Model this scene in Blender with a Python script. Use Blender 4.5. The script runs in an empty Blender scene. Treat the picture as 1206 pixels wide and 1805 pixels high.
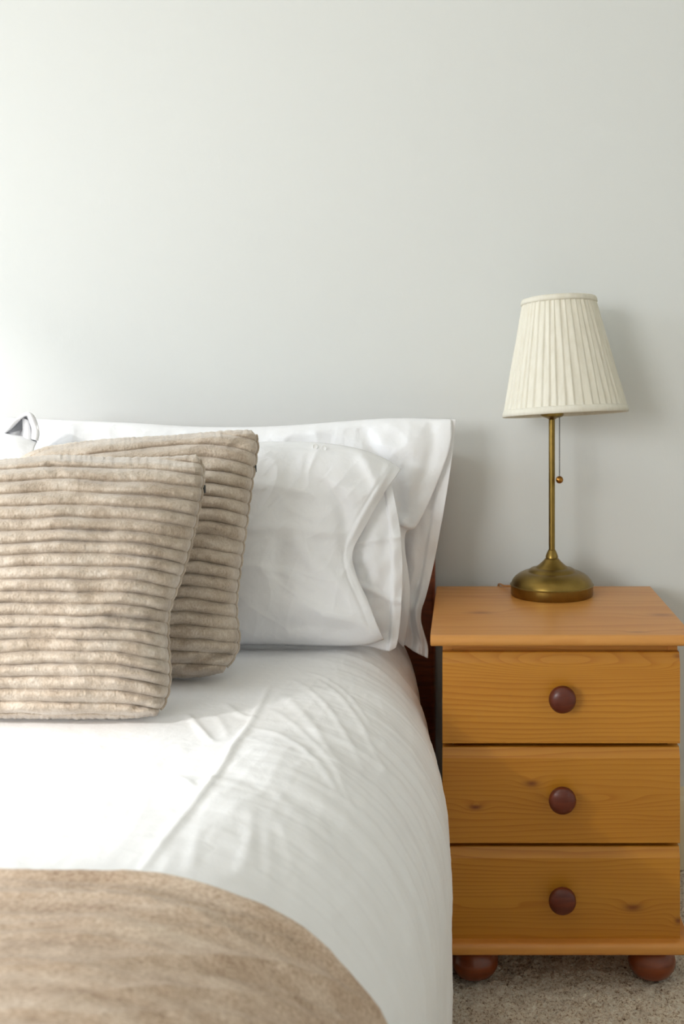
import bpy, bmesh, math, random
import numpy as np
from mathutils import Vector, Matrix

C = bpy.context.scene.collection
SC = bpy.context.scene
R = math.radians

# ------------------------------------------------------------------ camera
F, CX, CY, H = 1900.0, 817.0, 655.0, 1.0165     # focal length in px, vanishing point, eye height
cam_d = bpy.data.cameras.new('camera')
cam = bpy.data.objects.new('camera', cam_d); C.objects.link(cam)
cam_d.sensor_fit = 'AUTO'; cam_d.sensor_width = 36
cam_d.lens = F / 1805 * 36
cam_d.shift_x = -(CX - 603) / 1805
cam_d.shift_y = -(902.5 - CY) / 1805
cam_d.clip_start = 0.02
cam_d.dof.use_dof = True; cam_d.dof.focus_distance = 1.72; cam_d.dof.aperture_fstop = 5.6
cam.location = (0, 0, H); cam.rotation_euler = (R(90), 0, 0)
SC.camera = cam

# ------------------------------------------------------------------ light, world, exposure
SC.view_settings.view_transform = 'Standard'
SC.view_settings.look = 'None'
SC.view_settings.gamma = 1
SC.view_settings.use_curve_mapping = False
SC.view_settings.exposure = 0.12
SC.cycles.use_denoising = True
SC.cycles.max_bounces = 8
SC.cycles.diffuse_bounces = 6
w = bpy.data.worlds.new('World'); SC.world = w; w.use_nodes = True
w.node_tree.nodes['Background'].inputs[0].default_value = (0.85, 0.93, 1.0, 1)
w.node_tree.nodes['Background'].inputs[1].default_value = 1.0

def area(name, loc, rot, sx, sy, power, col):
    l = bpy.data.lights.new(name, 'AREA'); l.shape = 'RECTANGLE'; l.size = sx; l.size_y = sy
    l.energy = power; l.color = col
    o = bpy.data.objects.new(name, l); C.objects.link(o); o.location = loc; o.rotation_euler = rot
    return o
# daylight in the opening of the window in the left wall, and of the window behind the camera
area('window_daylight', (-3.17, 1.30, 1.55), (0, R(-24), 0), 1.20, 1.20, 64, (0.88, 0.945, 1.0))
area('rear_window_daylight', (-2.30, -2.00, 1.525), (R(70), 0, 0), 1.5, 1.15, 66, (0.97, 0.98, 0.985))
# hazy low sun through the side window, falling on the head end of the bed
sun_d = bpy.data.lights.new('sun', 'SUN'); sun_d.energy = 2.4; sun_d.angle = R(4.5); sun_d.color = (1.0, 0.98, 0.95)
sun = bpy.data.objects.new('sun', sun_d); C.objects.link(sun); sun.location = (-5, -1, 4)
sun.rotation_euler = Vector((1, .80, -.75)).to_track_quat('-Z', 'Y').to_euler()

# ------------------------------------------------------------------ helpers
def P(px, py, d):
    return ((px - CX) * d / F, d, H - (py - CY) * d / F)

def P_np(px, py, d):
    return np.stack([(px - CX) * d / F, d, H - (py - CY) * d / F], -1)

def link(name, me, mat, parent=None, smooth=True):
    o = bpy.data.objects.new(name, me); C.objects.link(o)
    if mat: me.materials.append(mat)
    if smooth:
        me.polygons.foreach_set('use_smooth', [True] * len(me.polygons))
    if parent: o.parent = parent
    return o

def from_np(name, V, Fc, mat, parent=None, smooth=True):
    me = bpy.data.meshes.new(name)
    me.from_pydata([tuple(v) for v in V.reshape(-1, 3)], [], [tuple(int(i) for i in f) for f in Fc])
    me.update()
    return link(name, me, mat, parent, smooth)

def obj_bm(name, bm, mat, parent=None, smooth=True, auto=None):
    bmesh.ops.recalc_face_normals(bm, faces=bm.faces)
    me = bpy.data.meshes.new(name); bm.to_mesh(me); bm.free()
    o = link(name, me, mat, parent, smooth)
    if auto is not None:
        try: me.set_sharp_from_angle(angle=R(auto))
        except Exception: pass
    return o

def tag(o, label=None, cat=None, group=None, kind=None):
    if label: o['label'] = label
    if cat: o['category'] = cat
    if group: o['group'] = group
    if kind: o['kind'] = kind
    return o

def empty(name, loc, label, cat, group=None):
    o = bpy.data.objects.new(name, None); C.objects.link(o); o.location = loc
    o.empty_display_size = 0.1
    return tag(o, label, cat, group)

def box(bm, x0, x1, y0, y1, z0, z1, bev=0.0, seg=3):
    r = bmesh.ops.create_cube(bm, size=1)
    bmesh.ops.scale(bm, vec=(x1 - x0, y1 - y0, z1 - z0), verts=r['verts'])
    bmesh.ops.translate(bm, vec=((x0 + x1) / 2, (y0 + y1) / 2, (z0 + z1) / 2), verts=r['verts'])
    if bev > 0:
        es = list({e for v in r['verts'] for e in v.link_edges})
        bmesh.ops.bevel(bm, geom=es, offset=bev, segments=seg, profile=0.5, affect='EDGES')

def box_obj(name, mat, dims, parent=None, bev=0.0, seg=3):
    bm = bmesh.new(); box(bm, *dims, bev=bev, seg=seg)
    return obj_bm(name, bm, mat, parent, smooth=bev > 0, auto=35)

def lathe(bm, prof, n=64, axis='Z', loc=(0, 0, 0), cap=True):
    rings = []
    for r, h in prof:
        ring = []
        for k in range(n):
            a = 2 * math.pi * k / n
            c, s = r * math.cos(a), r * math.sin(a)
            p = (c, s, h) if axis == 'Z' else (c, -h, s)
            ring.append(bm.verts.new((p[0] + loc[0], p[1] + loc[1], p[2] + loc[2])))
        rings.append(ring)
    for a, b in zip(rings, rings[1:]):
        for k in range(n):
            bm.faces.new((a[k], a[(k + 1) % n], b[(k + 1) % n], b[k]))
    if cap:
        bm.faces.new(rings[0]); bm.faces.new(rings[-1])

def tube(bm, pts, r, n=10):
    pts = [Vector(p) for p in pts]; rings = []
    for i, p in enumerate(pts):
        t = (pts[min(i + 1, len(pts) - 1)] - pts[max(i - 1, 0)]).normalized()
        a = t.cross(Vector((0, 0, 1)))
        if a.length < 1e-3: a = t.cross(Vector((0, 1, 0)))
        a.normalize(); b = t.cross(a)
        rings.append([bm.verts.new(p + r * (a * math.cos(2 * math.pi * k / n) + b * math.sin(2 * math.pi * k / n))) for k in range(n)])
    for A, B in zip(rings, rings[1:]):
        for k in range(n):
            bm.faces.new((A[k], A[(k + 1) % n], B[(k + 1) % n], B[k]))
    bm.faces.new(rings[0]); bm.faces.new(rings[-1])

# numpy noise -----------------------------------------------------------
def _hash(ix, iy, seed):
    n = (ix.astype(np.int64) * 374761393 + iy.astype(np.int64) * 668265263 + seed * 1442695041) & 0xFFFFFFFF
    n = ((n ^ (n >> 13)) * 1274126177) & 0xFFFFFFFF
    n = (n ^ (n >> 16)) & 0xFFFF
    return n / 65535.0 * 2 - 1

def vnoise(x, y, seed=0):
    """gradient noise, about -1..1"""
    x, y = np.broadcast_arrays(np.asarray(x, float), np.asarray(y, float))
    a = 0.7 + seed * 0.37                                 # turn the lattice so that it lines up with nothing
    x, y = x * math.cos(a) - y * math.sin(a), x * math.sin(a) + y * math.cos(a)
    ix, iy = np.floor(x), np.floor(y); fx, fy = x - ix, y - iy
    def gr(ox, oy):
        h = _hash(ix + ox, iy + oy, seed) * math.pi
        return np.cos(h) * (fx - ox) + np.sin(h) * (fy - oy)
    ux = fx * fx * fx * (fx * (fx * 6 - 15) + 10); uy = fy * fy * fy * (fy * (fy * 6 - 15) + 10)
    a, b, c, d = gr(0, 0), gr(1, 0), gr(0, 1), gr(1, 1)
    return 1.6 * ((a + (b - a) * ux) + ((c + (d - c) * ux) - (a + (b - a) * ux)) * uy)

def fbm(x, y, seed=0, oct=4):
    s, a = 0, 1.0
    for k in range(oct):
        ang = 0.6 * k + 0.3
        xr = x * math.cos(ang) - y * math.sin(ang); yr = x * math.sin(ang) + y * math.cos(ang)
        s = s + a * vnoise(xr * 2 ** k, yr * 2 ** k, seed + k * 17); a *= 0.5
    return s

def ridged(x, y, seed=0):
    return (1 - np.abs(vnoise(x, y, seed)) * 2.2).clip(0, 1) ** 2

def seg_dist(px, py, path):
    """distance to a polyline and position 0..1 along it"""
    best = np.full(px.shape, 1e9); along = np.zeros(px.shape); n = len(path) - 1
    side = np.zeros(px.shape)
    for i in range(n):
        (x0, y0), (x1, y1) = path[i], path[i + 1]
        dx, dy = x1 - x0, y1 - y0; L2 = dx * dx + dy * dy
        t = (((px - x0) * dx + (py - y0) * dy) / L2).clip(0, 1)
        ex, ey = px - x0 - t * dx, py - y0 - t * dy
        dd = np.hypot(ex, ey); m = dd < best
        best = np.where(m, dd, best); along = np.where(m, (i + t) / n, along)
        side = np.where(m, np.sign(dx * ey - dy * ex), side)
    return best, along, side

def smooth_path(path, it=2):
    p = [np.array(q, float) for q in path]
    for _ in range(it):
        q = [p[0]]
        for a, b in zip(p, p[1:]):
            q += [a * .75 + b * .25, a * .25 + b * .75]
        q.append(p[-1]); p = q
    return [tuple(a) for a in p]

def folds(px, py, lst):
    """lst of (path, amplitude, width): ridges (+) and valleys (-), fading at both ends; width may be (left, right)"""
    out = np.zeros(px.shape)
    for path, amp, wd in lst:
        d, t, s = seg_dist(px, py, smooth_path(path))
        fade = np.sin(np.pi * (0.06 + 0.88 * t)) ** 0.7
        if isinstance(wd, tuple):
            ww = np.where(s > 0, wd[0], wd[1])
        else: ww = wd
        out += amp * fade * np.exp(-(d / ww) ** 2)
    return out

def curve_at(path, t):
    """points on a polyline by length, Catmull-smoothed by corner cutting"""
    p = np.array(smooth_path(path, 3)); L = np.r_[0, np.cumsum(np.hypot(*np.diff(p, axis=0).T))]
    L /= L[-1]
    return np.interp(t, L, p[:, 0]), np.interp(t, L, p[:, 1])

def coons(top, bottom, left, right, n, m):
    """pixel grid (m rows, n columns) between four outline curves; all run left->right or top->bottom"""
    u = np.linspace(0, 1, n)[None, :]; v = np.linspace(0, 1, m)[:, None]
    res = []
    Tt, Bt, Lt, Rt = curve_at(top, u[0]), curve_at(bottom, u[0]), curve_at(left, v[:, 0]), curve_at(right, v[:, 0])
    for k in (0, 1):
        T, B, L, Rr = Tt[k][None, :], Bt[k][None, :], Lt[k][:, None], Rt[k][:, None]
        c = (1 - v) * T + v * B + (1 - u) * L + u * Rr
        c = c - ((1 - u) * (1 - v) * T[0, 0] + u * (1 - v) * T[0, -1] + (1 - u) * v * B[0, 0] + u * v * B[0, -1])
        res.append(c)
    return res[0], res[1], u + 0 * v, v + 0 * u

def grid_faces(m, n, off=0):
    i = np.arange(m - 1)[:, None] * n + np.arange(n - 1)[None, :] + off
    return np.stack([i, i + n, i + n + 1, i + 1], -1).reshape(-1, 4)

def closed_mesh(name, A, B, mat, parent=None):
    """front grid A and back grid B (same shape) sharing the outline"""
    m, n = A.shape[:2]
    idA = np.arange(m * n).reshape(m, n); idB = idA.copy()
    inner = np.zeros((m, n), bool); inner[1:-1, 1:-1] = True
    idB[inner] = m * n + np.arange(inner.sum())
    V = np.concatenate([A.reshape(-1, 3), B[inner]])
    Fa = np.stack([idA[:-1, :-1], idA[1:, :-1], idA[1:, 1:], idA[:-1, 1:]], -1).reshape(-1, 4)
    Fb = np.stack([idB[:-1, :-1], idB[:-1, 1:], idB[1:, 1:], idB[1:, :-1]], -1).reshape(-1, 4)
    return from_np(name, V, np.concatenate([Fa, Fb]), mat, parent)

def rnd(s, p):            # rounded profile, 1 in the middle and 0 at s = +-1
    return np.sqrt((1 - np.abs(s).clip(0, 1) ** p).clip(0, 1))

def sheet(name, V, mat, parent=None, th=0.002):
    m, n = V.shape[:2]
    o = from_np(name, V, grid_faces(m, n), mat, parent)
    s = o.modifiers.new('thickness', 'SOLIDIFY'); s.thickness = th; s.offset = 0
    return o

# ------------------------------------------------------------------ materials
def new_mat(name):
    m = bpy.data.materials.new(name); m.use_nodes = True
    nt = m.node_tree; return m, nt, nt.nodes, nt.links, nt.nodes['Principled BSDF']

def srgb(r, g, b):
    f = lambda c: ((c / 255 + 0.055) / 1.055) ** 2.4 if c > 10 else c / 255 / 12.92
    return (f(r), f(g), f(b), 1)

class NG:
    """small node-graph helper"""
    def __init__(s, nt): s.nt = nt
    def val(s, x):
        return x
    def math(s, op, a, b=None, c=None, clamp=False):
        n = s.nt.nodes.new('ShaderNodeMath'); n.operation = op; n.use_clamp = clamp
        for i, x in enumerate((a, b, c)):
            if x is None: continue
            if isinstance(x, (int, float)): n.inputs[i].default_value = x
            else: s.nt.links.new(x, n.inputs[i])
        return n.outputs[0]
    def coord(s, kind='Object', scale=(1, 1, 1), rot=(0, 0, 0)):
        t = s.nt.nodes.new('ShaderNodeTexCoord'); mp = s.nt.nodes.new('ShaderNodeMapping')
        mp.inputs['Scale'].default_value = scale; mp.inputs['Rotation'].default_value = rot
        s.nt.links.new(t.outputs[kind], mp.inputs[0]); return mp.outputs[0]
    def noise(s, vec, scale, detail=3, rough=0.5, dist=0.0):
        n = s.nt.nodes.new('ShaderNodeTexNoise'); n.inputs['Scale'].default_value = scale
        n.inputs['Detail'].default_value = detail; n.inputs['Roughness'].default_value = rough
        n.inputs['Distortion'].default_value = dist
        s.nt.links.new(vec, n.inputs['Vector']); return n.outputs[0]
    def ramp(s, fac, stops):
        n = s.nt.nodes.new('ShaderNodeValToRGB'); el = n.color_ramp.elements
        while len(el) < len(stops): el.new(0.5)
        for e, (p, c) in zip(el, stops): e.position = p; e.color = c
        s.nt.links.new(fac, n.inputs[0]); return n.outputs[0]
    def mix(s, fac, a, b, blend='MIX'):
        n = s.nt.nodes.new('ShaderNodeMix'); n.data_type = 'RGBA'; n.blend_type = blend
        for k, x in (('Factor', fac),):
            if isinstance(x, (int, float)): n.inputs[0].default_value = x
            else: s.nt.links.new(x, n.inputs[0])
        for i, x in ((6, a), (7, b)):
            if isinstance(x, tuple): n.inputs[i].default_value = x
            else: s.nt.links.new(x, n.inputs[i])
        return n.outputs[2]
    def bump(s, h, strength, dist, bsdf, prev=None):
        n = s.nt.nodes.new('ShaderNodeBump'); n.inputs['Strength'].default_value = strength
        n.inputs['Distance'].default_value = dist; s.nt.links.new(h, n.inputs['Height'])
        if prev is not None: s.nt.links.new(prev, n.inputs['Normal'])
        if bsdf is not None: s.nt.links.new(n.outputs[0], bsdf.inputs['Normal'])
        return n.outputs[0]

def cotton(name, col, sheen=0.15, weave=900, crinkle=0.35):
    m, nt, N, L, b = new_mat(name); g = NG(nt)
    b.inputs['Base Color'].default_value = col; b.inputs['Roughness'].default_value = 0.85
    b.inputs['Specular IOR Level'].default_value = 0.2
    b.inputs['Sheen Weight'].default_value = sheen
    v = g.coord()
    n1 = g.noise(v, 38, 4, 0.55, 0.6); n2 = g.noise(v, weave, 2)
    h = g.bump(n1, crinkle, 0.004, None)
    g.bump(n2, 0.15, 0.0006, b, h)
    return m

M_white = cotton('white_cotton', srgb(238, 238, 240))
M_white2 = cotton('white_duvet_cotton', srgb(243, 243, 244), crinkle=0.25)

def plush_mat():
    m, nt, N, L, b = new_mat('beige_plush'); g = NG(nt)
    v = g.coord()
    a = g.noise(g.coord(scale=(1, 1, 1)), 28, 4, 0.6)
    f = g.noise(g.coord(scale=(1, 1, .35)), 420, 3, 0.6)
    fac = g.math('ADD', g.math('MULTIPLY', a, 0.6), g.math('MULTIPLY', f, 0.4))
    col = g.ramp(fac, [(0.32, srgb(160, 143, 125)), (0.5, srgb(190, 175, 158)), (0.68, srgb(212, 201, 188))])
    L.new(col, b.inputs['Base Color']); b.inputs['Roughness'].default_value = 0.9
    b.inputs['Specular IOR Level'].default_value = 0.15
    b.inputs['Sheen Weight'].default_value = 0.5; b.inputs['Sheen Roughness'].default_value = 0.4
    h = g.bump(f, 0.45, 0.0015, None)
    g.bump(g.noise(v, 110, 3, 0.6), 0.22, 0.004, b, h)
    return m
M_plush = plush_mat()

def throw_mat():
    m, nt, N, L, b = new_mat('taupe_knit'); g = NG(nt)
    a = g.noise(g.coord(scale=(1, 5, 2)), 7, 4, 0.6)
    f = g.noise(g.coord(scale=(1, 2.0, 1)), 260, 3, 0.7)
    fac = g.math('ADD', g.math('MULTIPLY', a, 0.45), g.math('MULTIPLY', f, 0.55))
    col = g.ramp(fac, [(0.36, srgb(154, 128, 106)), (0.5, srgb(198, 174, 151)), (0.64, srgb(230, 212, 193))])
    L.new(col, b.inputs['Base Color']); b.inputs['Roughness'].default_value = 0.92
    b.inputs['Specular IOR Level'].default_value = 0.12; b.inputs['Sheen Weight'].default_value = 0.2
    g.bump(f, 0.5, 0.002, b)
    return m
M_throw = throw_mat()

def wood(name, plane, knots=(), F_=70, amp=1.6, light=(205, 140, 62), mid=(186, 118, 42), dark=(140, 78, 22), seed=0.0, rough=0.38):
    """pine: rings run along local x; knots = (x, v, width, height, lift, darkness)"""
    m, nt, N, L, b = new_mat(name); g = NG(nt)
    t = N.new('ShaderNodeTexCoord'); sp = N.new('ShaderNodeSeparateXYZ'); L.new(t.outputs['Object'], sp.inputs[0])
    X = sp.outputs['X']; V = sp.outputs['Z'] if plane == 'xz' else sp.outputs['Y']
    cb = N.new('ShaderNodeCombineXYZ')
    L.new(g.math('MULTIPLY', X, 3.2), cb.inputs[0]); L.new(g.math('MULTIPLY', V, 16.0), cb.inputs[1]); cb.inputs[2].default_value = seed
    n = g.noise(cb.outputs[0], 1.0, 2, 0.45)
    cs = N.new('ShaderNodeCombineXYZ')
    L.new(g.math('MULTIPLY', X, 1.1), cs.inputs[0]); L.new(g.math('MULTIPLY', V, 11.0), cs.inputs[1]); cs.inputs[2].default_value = seed + 21
    ph = g.math('ADD', g.math('MULTIPLY', V, F_), g.math('MULTIPLY', n, amp * 2))
    ph = g.math('ADD', ph, g.math('MULTIPLY', g.noise(cs.outputs[0], 1.0, 1, 0.5), amp * 4))
    core = None
    for (kx, kv, a, h_, lift, dk) in knots:
        dx = g.math('DIVIDE', g.math('SUBTRACT', X, kx), a); dv = g.math('DIVIDE', g.math('SUBTRACT', V, kv), h_)
        d2 = g.math('ADD', g.math('MULTIPLY', dx, dx), g.math('MULTIPLY', dv, dv))
        e = g.math('POWER', 2.718, g.math('MULTIPLY', d2, -0.6))
        ph = g.math('ADD', ph, g.math('MULTIPLY', e, lift))
        if dk > 0:
            k = g.math('MULTIPLY', g.math('POWER', 2.718, g.math('MULTIPLY', d2, -2.6)), dk)
            core = k if core is None else g.math('ADD', core, k)
    fr = g.math('FRACT', ph)                                   # early wood slowly darkens into a late wood line
    ring = g.math('MULTIPLY', g.math('POWER', fr, 3.0), g.math('SUBTRACT', 1.0, g.math('POWER', fr, 24.0)))
    cf = N.new('ShaderNodeCombineXYZ')
    L.new(g.math('MULTIPLY', X, 9.0), cf.inputs[0]); L.new(g.math('MULTIPLY', V, 420.0), cf.inputs[1]); cf.inputs[2].default_value = seed + 3
    fib = g.noise(cf.outputs[0], 1.0, 3, 0.6)
    cw = N.new('ShaderNodeCombineXYZ')
    L.new(g.math('MULTIPLY', X, 2.0), cw.inputs[0]); L.new(g.math('MULTIPLY', V, 22.0), cw.inputs[1]); cw.inputs[2].default_value = seed + 9
    band = g.noise(cw.outputs[0], 1.0, 3, 0.5)
    contrast = g.noise(cb.outputs[0], 0.5, 1)
    fac = g.math('ADD', g.math('MULTIPLY', ring, g.math('MULTIPLY_ADD', contrast, 0.8, 0.02)),
                 g.math('MULTIPLY_ADD', fib, 0.35, -0.12))
    fac = g.math('ADD', fac, g.math('MULTIPLY_ADD', band, 0.5, -0.2), clamp=True)
    col = g.ramp(fac, [(0.0, srgb(*light)), (0.4, srgb(*mid)), (1.0, srgb(*dark))])
    if core is not None:
        col = g.mix(g.math('MINIMUM', core, 0.9), col, srgb(112, 55, 22))
    L.new(col, b.inputs['Base Color'])
    b.inputs['Roughness'].default_value = rough
    b.inputs['Coat Weight'].default_value = 0.15; b.inputs['Coat Roughness'].default_value = 0.25
    g.bump(fac, 0.06, 0.001, b)
    return m

def plain(name, col, rough=0.5, metal=0.0, spec=0.5):
    m, nt, N, L, b = new_mat(name)
    b.inputs['Base Color'].default_value = col; b.inputs['Roughness'].default_value = rough
    b.inputs['Metallic'].default_value = metal; b.inputs['Specular IOR Level'].default_value = spec
    return m

def brass():
    m, nt, N, L, b = new_mat('aged_brass'); g = NG(nt)
    n = g.noise(g.coord(), 30, 3)
    col = g.ramp(n, [(0.3, srgb(128, 104, 52)), (0.7, srgb(150, 124, 66))])
    L.new(col, b.inputs['Base Color']); b.inputs['Metallic'].default_value = 1.0
    b.inputs['Roughness'].default_value = 0.34
    return m
M_brass = brass()
M_ball = plain('copper_brass', srgb(160, 112, 52), 0.3, 1.0)
M_chain = plain('dark_chain', srgb(82, 84, 84), 0.45, 0.9)

def red_wood(name, base, dk, rough):
    m, nt, N, L, b = new_mat(name); g = NG(nt)
    n = g.noise(g.coord(scale=(1, 1, 8)), 14, 4, 0.6, 0.5)
    L.new(g.ramp(n, [(0.3, srgb(*dk)), (0.7, srgb(*base))]), b.inputs['Base Color'])
    b.inputs['Roughness'].default_value = rough; b.inputs['Coat Weight'].default_value = 0.15; b.inputs['Coat Roughness'].default_value = 0.15
    return m
M_knob = red_wood('knob_wood', (108, 42, 18), (76, 24, 8), 0.38)
M_foot = red_wood('foot_wood', (138, 66, 26), (112, 48, 18), 0.3)
M_head = red_wood('headboard_wood', (146, 72, 34), (112, 50, 24), 0.4)
M_dark = plain('dark_board', srgb(60, 40, 28), 0.7)

def shade_mat():
    m, nt, N, L, b = new_mat('cream_shade_fabric'); g = NG(nt)
    n = g.noise(g.coord(scale=(1, 1, .15)), 160, 3)
    L.new(g.ramp(n, [(0.3, srgb(240, 236, 222)), (0.7, srgb(248, 245, 234))]), b.inputs['Base Color'])
    b.inputs['Roughness'].default_value = 0.8; b.inputs['Specular IOR Level'].default_value = 0.2
    b.inputs['Subsurface Weight'].default_value = 0.0
    tr = N.new('ShaderNodeBsdfTranslucent'); tr.inputs[0].default_value = srgb(240, 232, 208)
    mx = N.new('ShaderNodeMixShader'); mx.inputs[0].default_value = 0.28
    L.new(b.outputs[0], mx.inputs[1]); L.new(tr.outputs[0], mx.inputs[2])
    L.new(mx.outputs[0], N['Material Output'].inputs[0])
    g.bump(g.noise(g.coord(), 700, 2), 0.15, 0.0006, b)
    return m
M_shade = shade_mat()
M_bulb = plain('milk_glass', srgb(235, 232, 222), 0.3)

def wall_mat():
    m, nt, N, L, b = new_mat('painted_wall'); g = NG(nt)
    b.inputs['Base Color'].default_value = srgb(217, 219, 217); b.inputs['Roughness'].default_value = 0.9
    b.inputs['Specular IOR Level'].default_value = 0.15
    h = g.bump(g.noise(g.coord(scale=(1, 1, .4)), 220, 3), 0.12, 0.0015, None)
    g.bump(g.noise(g.coord(), 9, 3), 0.08, 0.004, b, h)
    return m
M_wall = wall_mat()
M_ceiling = plain('white_ceiling', srgb(238, 238, 234), 0.9, 0, 0.1)
M_skirt = plain('cream_gloss_paint', srgb(226, 212, 180), 0.4)
M_frame = plain('white_window_paint', srgb(236, 236, 232), 0.4)

def carpet_mat():
    m, nt, N, L, b = new_mat('beige_carpet'); g = NG(nt)
    v = g.coord()
    a = g.noise(v, 210, 3, 0.7); c = g.noise(v, 60, 3, 0.6)
    fac = g.math('ADD', g.math('MULTIPLY', a, 0.75), g.math('MULTIPLY', c, 0.25))
    L.new(g.ramp(fac, [(0.33, srgb(104, 78, 58)), (0.40, srgb(190, 164, 136)), (0.47, srgb(234, 216, 192)), (0.60, srgb(250, 240, 222))]), b.inputs['Base Color'])
    b.inputs['Roughness'].default_value = 0.95; b.inputs['Specular IOR Level'].default_value = 0.1
    b.inputs['Sheen Weight'].default_value = 0.15
    g.bump(g.noise(v, 260, 3, 0.7), 0.9, 0.006, b)
    return m
M_carpet = carpet_mat()

# ------------------------------------------------------------------ the room
WALL = 2.22
XL, XR, YF, ZC = -3.20, 1.75, -2.00, 2.98

def struct(name, bm, mat, auto=35, smooth=False):
    return tag(obj_bm(name, bm, mat, None, smooth, auto), kind='structure')

bm = bmesh.new(); box(bm, XL - .1, XR + .1, WALL, WALL + .1, 0, ZC); struct('wall_back', bm, M_wall)
bm = bmesh.new(); box(bm, XR, XR + .1, YF, WALL, 0, ZC); struct('wall_right', bm, M_wall)
# the left wall with its window opening
WY0, WY1, WZ0, WZ1 = -1.30, 1.95, 0.80, 2.78
bm = bmesh.new()
for d in ((YF, WY0, 0, ZC), (WY1, WALL, 0, ZC), (WY0, WY1, 0, WZ0), (WY0, WY1, WZ1, ZC)):
    box(bm, XL - .1, XL, d[0], d[1], d[2], d[3])
struct('wall_left', bm, M_wall)
VX0, VX1, VZ0, VZ1 = -3.1, -1.5, 0.90, 2.15
bm = bmesh.new()
for d in ((XL, VX0, 0, ZC), (VX1, XR, 0, ZC), (VX0, VX1, 0, VZ0), (VX0, VX1, VZ1, ZC)):
    box(bm, d[0], d[1], YF - .1, YF, d[2], d[3])
struct('wall_front', bm, M_wall)
bm = bmesh.new(); box(bm, XL - .1, XR + .1, YF - .1, WALL + .1, ZC, ZC + .1); struct('ceiling', bm, M_ceiling)
# window frames
bm = bmesh.new()
for d in ((WY0, WY0 + .05, WZ0, WZ1), (WY1 - .05, WY1, WZ0, WZ1), (WY0, WY1, WZ0, WZ0 + .05), (WY0, WY1, WZ1 - .05, WZ1)):
    box(bm, XL - .02, XL + .015, *d, bev=.004)
struct('window_1', bm, M_frame)
bm = bmesh.new()
for d in ((VX0, VX0 + .05, VZ0, VZ1), (VX1 - .05, VX1, VZ0, VZ1), (VX0, VX1, VZ0, VZ0 + .05), (VX0, VX1, VZ1 - .05, VZ1)):
    box(bm, d[0], d[1], YF - .02, YF + .015, d[2], d[3], bev=.004)
struct('window_2', bm, M_frame)

# carpeted floor: fine tufted grid where it shows, coarse beyond
def floor_mesh():
    xs = np.concatenate([[XL - .1, -1.2], np.arange(-.3, 1.25, .0045), [1.5, XR + .1]])
    ys = np.concatenate([[YF - .1, 0.5], np.arange(.8, WALL + .02, .0045)])
    X, Y = np.meshgrid(xs, ys)
    z = 0.0045 * (vnoise(X * 160, Y * 160, 5) + 0.6 * vnoise(X * 320, Y * 320, 6)) + 0.002 * vnoise(X * 30, Y * 30, 7) - 0.003
    edge = ((X < -.3) | (X > 1.24) | (Y < .8))
    z = np.where(edge, -0.003, z)
    V = np.stack([X, Y, z], -1)
    m, n = X.shape
    f = grid_faces(m, n)[:, ::-1]
    return from_np('floor', V, f, M_carpet)
tag(floor_mesh(), kind='structure')

# skirting board: flat board with a moulded top edge
bm = bmesh.new()
prof = [(0, 0), (-.022, 0), (-.022, .128), (-.019, .140), (-.012, .148), (-.010, .158), (0, .162)]
va = [bm.verts.new((XL, WALL + p[0], p[1])) for p in prof]; vb = [bm.verts.new((XR, WALL + p[0], p[1])) for p in prof]
for k in range(len(prof)):
    bm.faces.new((va[k], va[(k + 1) % len(prof)], vb[(k + 1) % len(prof)], vb[k]))
bm.faces.new(va); bm.faces.new(vb)
struct('baseboard_back', bm, M_skirt, 20)

# ------------------------------------------------------------------ bed
bed = empty('bed', (-0.78, 1.1, 0), 'bed with a dark reddish wooden headboard against the white wall', 'bed')
def bl(x0, x1, y0, y1, z0, z1):
    return (x0 + .78, x1 + .78, y0 - 1.1, y1 - 1.1, z0, z1)
bm = bmesh.new(); box(bm, *bl(-1.52, -.057, 2.168, 2.214, 0.012, .86), bev=.008)
obj_bm('headboard', bm, M_head, bed, True, 35)
bm = bmesh.new(); box(bm, *bl(-1.46, -.205, .22, 2.165, .27, .495), bev=.03, seg=4)
obj_bm('mattress', bm, M_white, bed, True, 35)
bm = bmesh.new(); box(bm, *bl(-1.46, -.18, .22, 2.167, .10, .268), bev=.006)
obj_bm('bed_base', bm, M_dark, bed, True, 35)
for sx, sy in ((-1.42, .27), (-.23, .27), (-1.42, 2.08), (-.23, 2.08)):
    bm = bmesh.new(); box(bm, *bl(sx - .03, sx + .03, sy - .03, sy + .03, 0.0, .1), bev=.004)
    obj_bm('leg', bm, M_dark, bed, True, 35)

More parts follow.
